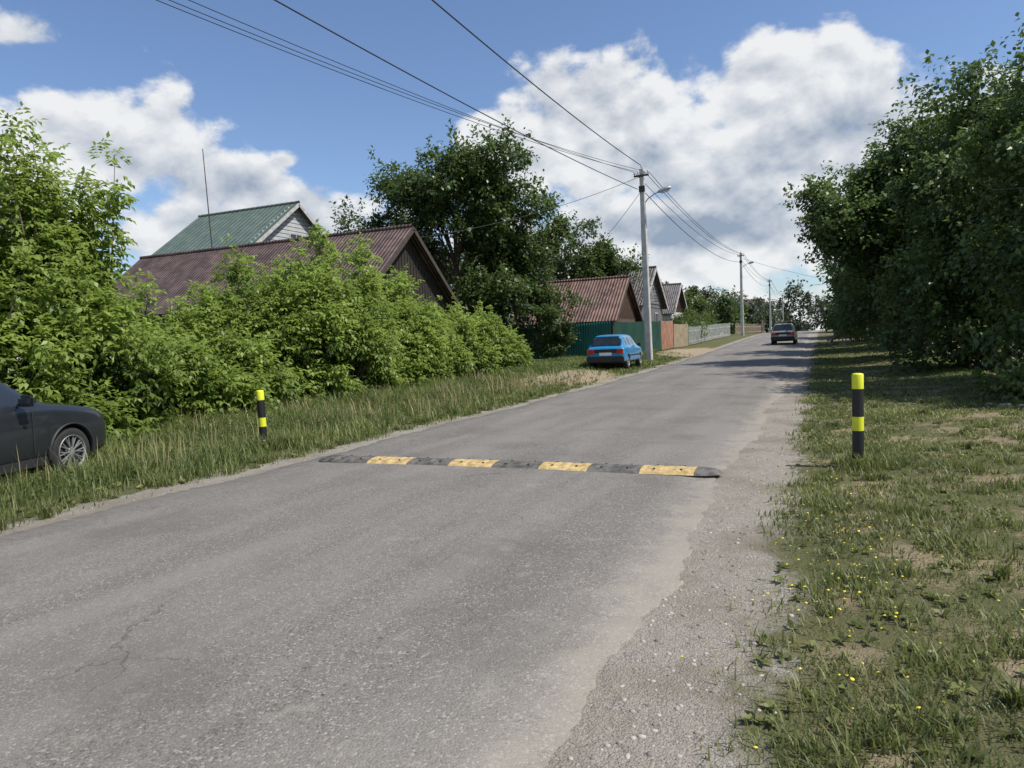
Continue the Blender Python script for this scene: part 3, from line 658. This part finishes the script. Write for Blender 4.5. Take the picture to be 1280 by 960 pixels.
# ------------------------------------------------------------------ poles & wires
M_conc = simple('concrete', (.52, .50, .46), .85, var=.15, scale=3, bumps=.2)
M_metal = simple('galvanised', (.45, .46, .47), .45, metal=.6, bumps=0)
M_cer = simple('ceramic', (.6, .58, .54), .3, bumps=0)
M_wire = simple('wire', (.03, .03, .032), .6, bumps=0)
M_lampglass = simple('lamp_glass', (.55, .56, .55), .2, bumps=0)
def pole(x, y, H, lean=0., lamp=False):
    e = empty('utility_pole'); z = float(hgt(x, y)); e.location = (x, y, z-.1); e.rotation_euler = (0, lean, 0)
    V, F = [], []
    for (zz, s) in ((0, .18), (H, .11)):
        c = s*.25
        for (a_, b_) in ((-s, -s+c), (-s+c, -s), (s-c, -s), (s, -s+c), (s, s-c), (s-c, s), (-s+c, s), (-s, s-c)): V.append((a_, b_*.85, zz))
    F = [(k, (k+1) % 8, 8+(k+1) % 8, 8+k) for k in range(8)]+[tuple(range(8, 16)), tuple(range(7, -1, -1))]
    pymesh('shaft', V, F, M_conc, e)
    box('crossarm', (0, -.14, H-.35), (.75, .08, .08), M_trim_dark, e)
    for k, xx in enumerate((-.34, -.16, .16, .34)):
        lathe('insulator_%d' % k, [(.02, 0), (.02, .05), (.05, .06), (.045, .1), (.03, .12), (.05, .14), (.03, .19), (.001, .2)], M_cer, e, 12).location = (xx, -.14, H-.31)
    lathe('top_insulator', [(.02, 0), (.02, .05), (.05, .06), (.045, .1), (.03, .12), (.05, .14), (.03, .19), (.001, .2)], M_cer, e, 12).location = (0, 0, H)
    box('bracket', (0, -.13, H-1.), (.3, .05, .3), M_trim_dark, e)
    if lamp:
        V, F = tubes([(np.array([(.1, 0, H-1.7), (.25, 0, H-1.5), (.6, 0, H-1.3), (.9, 0, H-1.2)]), np.array([.03]*4))], 8); mesh_np('lamp_arm', V, F, M_metal, e, smooth_sh=True)
        V, F = tubes([(np.array([(.75, 0, H-1.24), (.85, 0, H-1.21), (1.1, 0, H-1.15), (1.35, 0, H-1.09), (1.42, 0, H-1.08)]), np.array([.04, .08, .12, .09, .02]))], 10); mesh_np('lamp_head', V, F, M_metal, e, smooth_sh=True)
        box('lamp_lens', (1.12, 0, H-1.26), (.4, .16, .05), M_lampglass, e, .01, ry=rad(-13))
    return (x, y, z-.1, H)
p1 = pole(-8.0, 35.8, 9.7, rad(-.6), True)
p2 = pole(-8.1, 84, 9.4, 0, True); p3 = pole(-8.1, 133, 9.4); p4 = pole(-8.1, 180, 9.4)
p0 = pole(-7.2, -14, 9.6); p00 = pole(-14.2, -10, 9.6)
def wire(a, b, sag, r=.014, n=40):
    t = np.linspace(0, 1, n)[:, None]; a = np.array(a, float); b = np.array(b, float)
    P = a+(b-a)*t; P[:, 2] -= (4*sag*t*(1-t))[:, 0]; return (P, np.full(n, r))
def at(p, dx, dz): return (p[0]+dx-.1*(p is p1), p[1]-.14, p[2]+p[3]+dz)
W = [wire(at(p1, 0, .15), at(p0, 0, .1), .8, .019), 
     wire(at(p1, -.2, -1.), at(p00, 3.0, -.2), .6, .017),
     wire(at(p1, -.34, -.15), at(p00, -.5, .0), .8, .010), wire(at(p1, -.16, -.15), at(p00, -.7, -.2), .95, .010), wire(at(p1, .16, -.15), at(p00, -1.0, .1), 1.0, .010)]
for a_, b_ in ((p1, p2), (p2, p3), (p3, p4)):
    for dx in (-.34, .16, .34): W.append(wire(at(a_, dx, -.15), at(b_, dx, -.15), .8, .016))
    W.append(wire(at(a_, 0, -1.), at(b_, 0, -1.), 1., .02))
W += [wire(at(p1, -.1, -1.2), (-16.3, 45, 5.3), .5, .012), wire(at(p1, -.1, -.4), (-16.4, 26.2, 6.0), .4, .012), wire(at(p1, -.1, -.9), (-11.2, 50, 4.9), .4, .012),
      wire(at(p2, 0, -.6), (5, 96, 6.5), .3, .016)]
V, F = tubes(W, 5); mesh_np('overhead_wires', V, F, M_wire)

# ------------------------------------------------------------------ vehicles
M_tire = simple('tyre', (.025, .025, .025), .85, bumps=.2)
M_rim = simple('alloy', (.26, .265, .27), .45, metal=.3, bumps=0)
M_dark = simple('dark_plastic', (.02, .02, .021), .6, bumps=0)
M_carglass = simple('car_glass', (.015, .02, .022), .05, spec=.9, bumps=0)
M_red = simple('red_lens', (.45, .02, .015), .25, bumps=0, var=.1)
M_amber = simple('amber_lens', (.6, .22, .03), .25, bumps=0, var=.1)
M_plate = simple('number_plate', (.75, .75, .72), .5, bumps=0, var=.05)
M_headl = simple('head_lamp', (.55, .58, .6), .1, bumps=0)
def paint(name, col): return simple(name, col, .3, spec=.6, bumps=0, var=.06, coat=.6)
def wheel(name, e, x, y, r, w, nsp, s):
    o = bpy.data.objects.new(name, None); link(o, e); o.location = (x, y, r)
    if s > 0: o.rotation_euler = (0, 0, math.pi)
    ri = r*.68
    lathe('tyre', [(ri, -w/2+.01), (r*.86, -w/2-.004), (r*.96, -w/2+.015), (r, -w/2+.04), (r, w/2-.04), (r*.95, w/2), (ri, w/2)], M_tire, o, 36, 'Y')
    lathe('rim_well', [(ri, -w/2+.012), (ri*.95, -w/2+.02), (ri*.9, -w/2+.09), (.02, -w/2+.1)], M_dark, o, 36, 'Y')
    lathe('rim_lip', [(ri*1.01, -w/2+.012), (ri*1.0, -w/2-.006), (ri*.96, -w/2-.002), (ri*.94, -w/2+.03)], M_rim, o, 36, 'Y')
    lathe('hub', [(.065, -w/2+.06), (.06, -w/2+.02), (.03, -w/2+.012), (.001, -w/2+.012)], M_rim, o, 20, 'Y')
    for k in range(nsp):
        a_ = 2*math.pi*k/nsp
        for da in ((0,) if nsp < 8 else (-.11, .11)):
            box('spoke_%d' % k, ((ri*.53)*math.cos(a_+da*.6), -w/2+.022, (ri*.53)*math.sin(a_+da*.6)), (ri*.88, .025, ri*(.17 if nsp < 8 else .07)), M_rim, o, .005, ry=-(a_+da*1.6))
def cyl_closed(r, h, mats, mi):
    bm = bmesh.new(); bmesh.ops.create_cone(bm, cap_ends=True, segments=40, radius1=r, radius2=r, depth=h, matrix=Matrix.Rotation(math.pi/2, 4, 'X'))
    me = bpy.data.meshes.new('cut'); bm.to_mesh(me); bm.free()
    for m_ in mats: me.materials.append(m_)
    for p in me.polygons: p.material_index = mi
    return link(bpy.data.objects.new('cut', me))
def car(name, st, mats, mside, mtop, wheels, wr, wy, ww, heading, loc, nsp=5, sub=2, arch=False):
    e = empty(name); V, F, M = [], [], []
    for (x, w, zb_, zl, zt, wt) in st:
        half = [(0, zb_), (w*.86, zb_), (w*.985, zb_+.07), (w, zb_+(zl-zb_)*.5), (w*.985, zl-.06), (w*.945, zl), (wt+.02, zt-.045 if zt-zl > .12 else zl+(zt-zl)*.5), (wt*.85, zt), (0, zt+.012)]
        ring = [(x, -a_, b_) for a_, b_ in half]+[(x, a_, b_) for a_, b_ in half[-2:0:-1]]
        V += ring
    nr = 16
    for i_ in range(len(st)-1):
        for k in range(nr):
            F.append((i_*nr+k, i_*nr+(k+1) % nr, (i_+1)*nr+(k+1) % nr, (i_+1)*nr+k))
            kk = k if k < 8 else 15-k
            mi = 0
            if kk == 0: mi = 2
            elif kk == 1: mi = 2
            elif kk == 5: mi = mside[i_]
            elif kk in (6, 7): mi = mtop[i_]
            M.append(mi)
    F.append(tuple(range(nr-1, -1, -1))); M.append(0); F.append(tuple((len(st)-1)*nr+k for k in range(nr))); M.append(0)
    o = pymesh('body', V, F, mats, e, M, True)
    bm = bmesh.new(); bm.from_mesh(o.data); bmesh.ops.recalc_face_normals(bm, faces=bm.faces); bm.to_mesh(o.data); bm.free()
    sm = o.modifiers.new('s', 'SUBSURF'); sm.levels = sub; sm.render_levels = sub
    cut = []
    for x in wheels:
        for s in (-1, 1):
            c = cyl_closed(wr*1.10, .5, mats, 2)
            c.location = (x, s*(wy+.02), wr+.01); cut.append(c)
            b = o.modifiers.new('b', 'BOOLEAN'); b.operation = 'DIFFERENCE'; b.object = c; b.solver = 'EXACT'
    bpy.context.view_layer.update()
    dg = bpy.context.evaluated_depsgraph_get(); me = bpy.data.meshes.new_from_object(o.evaluated_get(dg))
    o.modifiers.clear(); o.data = me
    for c in cut: bpy.data.objects.remove(c, do_unlink=True)
    k = 0
    for x in wheels:
        for s in (-1, 1):
            wheel('wheel_%d' % k, e, x, s*(wy-ww/2), wr, ww, nsp, s); k += 1
            if arch:
                V, F = [], []
                for q in range(25):
                    a_ = rad(-8+196*q/24); yy_ = s*(wy+.012)
                    for (rr_, dy) in ((1.09, -.04), (1.09, .012), (1.15, .014), (1.16, -.03)): V.append((x+wr*rr_*math.cos(a_), yy_+s*dy, wr+.01+wr*rr_*math.sin(a_)))
                    if q:
                        for t_ in range(3): b_ = 4*q; F.append((b_-4+t_, b_+t_, b_+t_+1, b_-3+t_))
                pymesh('arch_trim_%d' % k, V, F, M_dark, e, sm=True)
    e.rotation_euler = (0, 0, heading); e.location = loc
    return e
P_dk = paint('paint_dark_grey', (.018, .021, .026))
st = [(0, .70, .50, .85, .92, .55), (.06, .84, .36, .98, 1.02, .66), (.2, .90, .28, 1.05, 1.12, .68), (.5, .915, .25, 1.08, 1.50, .60), (.62, .92, .24, 1.08, 1.58, .60), (1.2, .925, .24, 1.06, 1.64, .62), (1.9, .925, .24, 1.04, 1.65, .63), (1.98, .925, .24, 1.04, 1.65, .63),
      (2.5, .925, .24, 1.03, 1.60, .62), (2.62, .925, .24, 1.03, 1.56, .62), (3.2, .92, .24, 1.03, 1.14, .72), (3.35, .92, .24, 1.02, 1.07, .74), (3.8, .915, .25, .97, 1.02, .70), (4.15, .90, .25, .90, .95, .66), (4.32, .86, .26, .82, .86, .62), (4.44, .74, .32, .70, .74, .55), (4.48, .60, .42, .58, .62, .45)]
ms = [0, 0, 0, 0, 1, 1, 0, 1, 0, 0, 0, 0, 0, 0, 0, 0]; mt = [0, 0, 1, 0, 0, 0, 0, 0, 0, 1, 0, 0, 0, 0, 0, 0]
hd = rad(90+14); ch_, sh_ = math.cos(hd), math.sin(hd)
fx, fy = 3.58, -.92
lx = -9.5-(fx*ch_-fy*sh_); ly = 6.5-(fx*sh_+fy*ch_)
cr = car('parked_car', st, [P_dk, M_carglass, M_dark], ms, mt, (.93, 3.58), .345, .915, .22, hd, (lx, ly, -.12), 10, arch=True)
for s in (-1, 1):
    box('head_lamp_%d' % s, (4.2, s*.70, .80), (.30, .22, .12), M_headl, cr, .03, rz=-s*rad(28))
    box('mirror_%d' % s, (2.78, s*1.03, 1.12), (.14, .22, .15), P_dk, cr, .045)
    box('mirror_arm_%d' % s, (2.80, s*.92, 1.07), (.06, .1, .04), M_dark, cr, .01)
    box('sill_%d' % s, (2.25, s*.915, .30), (1.8, .03, .12), M_dark, cr, .012)
    for dx in (1.95, 2.95): box('door_gap_%d' % s, (dx, s*.9225, .70), (.009, .006, .56), M_crack, cr)
    box('door_handle_r%d' % s, (1.2, s*.935, .92), (.17, .025, .03), P_dk, cr, .008)
    box('door_handle_f%d' % s, (2.15, s*.935, .92), (.17, .025, .03), P_dk, cr, .008)
box('grille', (4.44, 0, .62), (.06, .8, .18), M_dark, cr, .02); box('front_plate', (4.49, 0, .5), (.02, .52, .11), M_plate, cr)

P_bl = paint('paint_blue', (.02, .22, .46))
def hatch(name, pm, H, loc, heading):
    h = H
    st = [(0, .70, .36, .78, .84, .60), (.04, .78, .28, .86, .90, .66), (.12, .80, .24, .90, .95, .66), (.42, .81, .22, .92, h-.05, .56), (.52, .815, .22, .92, h-.01, .56), (.85, .82, .22, .91, h+.01, .57), (.95, .82, .22, .91, h+.01, .57), (1.55, .82, .22, .90, h+.015, .58), (1.62, .82, .22, .90, h+.015, .58),
          (2.25, .82, .22, .90, h-.01, .575), (2.36, .82, .22, .90, h-.04, .57), (2.95, .81, .22, .89, .97, .66), (3.08, .81, .22, .88, .92, .68), (3.5, .80, .22, .84, .87, .66), (3.85, .78, .24, .76, .79, .62), (3.96, .72, .3, .66, .69, .56), (4.0, .62, .38, .56, .58, .45)]
    ms = [0, 0, 0, 0, 1, 0, 1, 0, 1, 0, 0, 0, 0, 0, 0, 0]; mt = [0, 0, 1, 0, 0, 0, 0, 0, 0, 0, 1, 0, 0, 0, 0, 0]
    c = car(name, st, [pm, M_carglass, M_dark], ms, mt, (.72, 3.2), .29, .80, .18, heading, loc, 6, 2)
    # rear screen set just proud of the tailgate
    x0_, z0_, x1_, z1_ = .145, .97, .40, h-.09; nx_, nz_ = -(z1_-z0_), (x1_-x0_); ln = math.hypot(nx_, nz_); ox, oz = nx_/ln*.05, nz_/ln*.05
    V = [(x0_+ox, -.60, z0_+oz), (x0_+ox, .60, z0_+oz), (x1_+ox, .50, z1_+oz), (x1_+ox, -.50, z1_+oz)]
    V += [(a_-ox*1.6, b_, c_-oz*1.6) for a_, b_, c_ in V]
    pymesh('rear_screen', V, [(0, 3, 2, 1), (0, 1, 5, 4), (1, 2, 6, 5), (2, 3, 7, 6), (3, 0, 4, 7)], M_carglass, c)
    box('rear_bumper', (-.03, 0, .42), (.14, 1.56, .24), M_dark, c, .04); box('front_bumper', (4.0, 0, .42), (.16, 1.5, .2), M_dark, c, .04)
    box('rear_plate', (-.0, 0, .64), (.03, .5, .12), M_plate, c)
    box('tail_panel', (.02, 0, .75), (.04, 1.0, .17), M_dark, c, .01)
    for s in (-1, 1):
        box('tail_lamp_%d' % s, (.01, s*.60, .74), (.07, .26, .19), M_red, c, .012); box('indicator_%d' % s, (.03, s*.735, .74), (.08, .06, .19), M_amber, c, .01)
        box('mirror_%d' % s, (2.5, s*.90, .97), (.09, .16, .11), M_dark, c, .02); box('side_moulding_%d' % s, (2., s*.822, .55), (2.0, .02, .05), M_dark, c, .006)
        box('head_lamp_%d' % s, (3.93, s*.55, .64), (.08, .28, .13), M_headl, c, .02)
    return c
hatch('blue_hatchback', P_bl, 1.42, (-8.1, 28.2, float(hgt(-8.3, 30))), rad(92))
P_old = paint('paint_grey_beige', (.24, .22, .20))
c = hatch('old_car', P_old, 1.44, (-2.4, 52.5, float(zr(54))+.04), rad(89))
for s in (-1, 1): box('roof_rail_%d' % s, (1.3, s*.45, 1.49), (1.3, .03, .04), M_dark, c, .01)
for k, xx in enumerate((.8, 1.8)): box('roof_bar_%d' % k, (xx, 0, 1.52), (.04, 1.0, .03), M_dark, c, .01)

# ------------------------------------------------------------------ world, sun, camera
SAZ, SEL = 90., 56.
w = bpy.data.worlds.new('World'); bpy.context.scene.world = w; w.use_nodes = True; nt = w.node_tree; nt.nodes.clear(); g = NT(nt)
out = nt.nodes.new('ShaderNodeOutputWorld'); bg = nt.nodes.new('ShaderNodeBackground'); bg.inputs[1].default_value = .1; nt.links.new(bg.outputs[0], out.inputs[0])
sky = g.n('ShaderNodeTexSky', sky_type='NISHITA'); sky.sun_disc = False; sky.sun_elevation = rad(SEL); sky.sun_rotation = rad(SAZ); sky.air_density = 1.0; sky.dust_density = .6; sky.ozone_density = 1.7
tc = g.n('ShaderNodeTexCoord').outputs['Generated']
sp = g.n('ShaderNodeSeparateXYZ'); nt.links.new(tc, sp.inputs[0])
az = g.math('ARCTAN2', sp.outputs[0], sp.outputs[1]); el = g.math('ARCSINE', sp.outputs[2])
CL = [(-13, 15.0, 12, 6.5, 1.), (-3.6, 17.0, 10, 4.2, 1.), (-1, 11.5, 15, 7, 1.), (-22, 14.6, 6, 4.2, .95), (-10, 7.5, 22, 4.6, 1.), (-52.5, 14.6, 12, 4.0, 1.), (-45.0, 12.6, 6, 3.2, .95),
      (-42, 8.8, 12, 3.8, 1.), (-60, 10, 8, 4, 1.), (-58, 20.5, 7, 1.6, .5), (5, 13, 9, 4, .8), (12, 8, 14, 7, .95), (-40.5, 14.2, 1.6, .9, .7), (-70, 12, 12, 7, .9),
      (60, 22, 22, 12, .9), (120, 16, 25, 10, 1), (170, 25, 20, 12, .9), (-110, 20, 22, 12, .9), (-150, 12, 20, 8, 1)]
f = None
for (a0, e0, ra, re, wt) in CL:
    da = g.math('DIVIDE', g.math('SUBTRACT', az, rad(a0)), rad(ra)); de = g.math('DIVIDE', g.math('SUBTRACT', el, rad(e0)), rad(re))
    d = g.math('SQRT', g.math('ADD', g.math('MULTIPLY', da, da), g.math('MULTIPLY', de, de)))
    v = g.math('MULTIPLY', g.math('SUBTRACT', 1.15, d), wt)
    f = v if f is None else g.math('SMOOTH_MAX', f, v, .12)
band = g.math('SUBTRACT', .8, g.math('DIVIDE', el, rad(6))); f = g.math('MAXIMUM', f, band)
def mapv(off):
    m_ = g.n('ShaderNodeMapping'); m_.inputs['Scale'].default_value = (1, 1, 1.4); m_.inputs['Location'].default_value = off; nt.links.new(tc, m_.inputs[0]); return m_.outputs[0]
wv = mapv((0, 0, 0)); wv2 = mapv((.010, -.004, .026))
def cl(v):
    a_ = g.noise(v, 7, 7, .6, .15)
    b_ = g.math('SUBTRACT', 1., g.voro(v, 15)); c_ = g.math('SUBTRACT', 1., g.voro(v, 36))
    return g.math('ADD', g.math('ADD', g.math('MULTIPLY', a_, .78), g.math('MULTIPLY', b_, .14)), g.math('MULTIPLY', c_, .08))
n1 = cl(wv); n2 = cl(wv2)
dens = g.math('ADD', g.math('MULTIPLY', g.math('SUBTRACT', f, .13), 1.5), g.math('MULTIPLY', g.math('SUBTRACT', n1, .51), 3.5))
alpha = g.ss(dens, -.02, .42)
edge = g.math('SUBTRACT', 1., g.ss(dens, .2, 1.4))
nl = g.noise(wv, 4.2, 3, .5)
lit = g.math('ADD', g.math('MULTIPLY', g.math('SUBTRACT', n1, n2), 3.6), g.math('ADD', .50, g.math('MULTIPLY', edge, .36)))
lit = g.math('SUBTRACT', lit, g.ss(nl, .44, .60, -.06, .30))
low = g.math('MULTIPLY', g.ss(el, rad(5), rad(8)), g.math('SUBTRACT', 1., g.ss(el, rad(9), rad(16))))
lit = g.math('ADD', g.math('SUBTRACT', lit, g.math('MULTIPLY', low, .30)), .16, clamp=True)
ccol = g.mix(lit, (3.0, 3.7, 4.8), (8.8, 8.9, 9.0))
skyc = g.mix(1., sky.outputs[0], (1.22, 1.30, 1.46), 'MULTIPLY')
col = g.mix(g.math('MULTIPLY', alpha, .96), skyc, ccol)
nt.links.new(col, bg.inputs[0])

sl = bpy.data.lights.new('sun', 'SUN'); sl.energy = 5.0; sl.angle = rad(.5); sl.color = (1, .95, .86)
so = link(bpy.data.objects.new('sun', sl)); a_, e_ = rad(SAZ), rad(SEL)
d = Vector((math.sin(a_)*math.cos(e_), math.cos(a_)*math.cos(e_), math.sin(e_))); so.rotation_euler = d.to_track_quat('Z', 'Y').to_euler(); so.location = (30, 10, 50)

cam = bpy.data.cameras.new('camera'); co = link(bpy.data.objects.new('camera', cam)); cam.sensor_width = 36; cam.lens = 24.95; cam.clip_end = 6000; cam.clip_start = .05
co.matrix_world = Matrix.Translation((0, 0, 1.5)) @ (Matrix.Rotation(rad(23.6), 4, 'Z') @ Matrix.Rotation(rad(86.6), 4, 'X') @ Matrix.Rotation(rad(-2.3), 4, 'Z'))
bpy.context.scene.camera = co
sc = bpy.context.scene; sc.view_settings.view_transform = 'Standard'; sc.view_settings.look = 'None'; sc.view_settings.exposure = 0
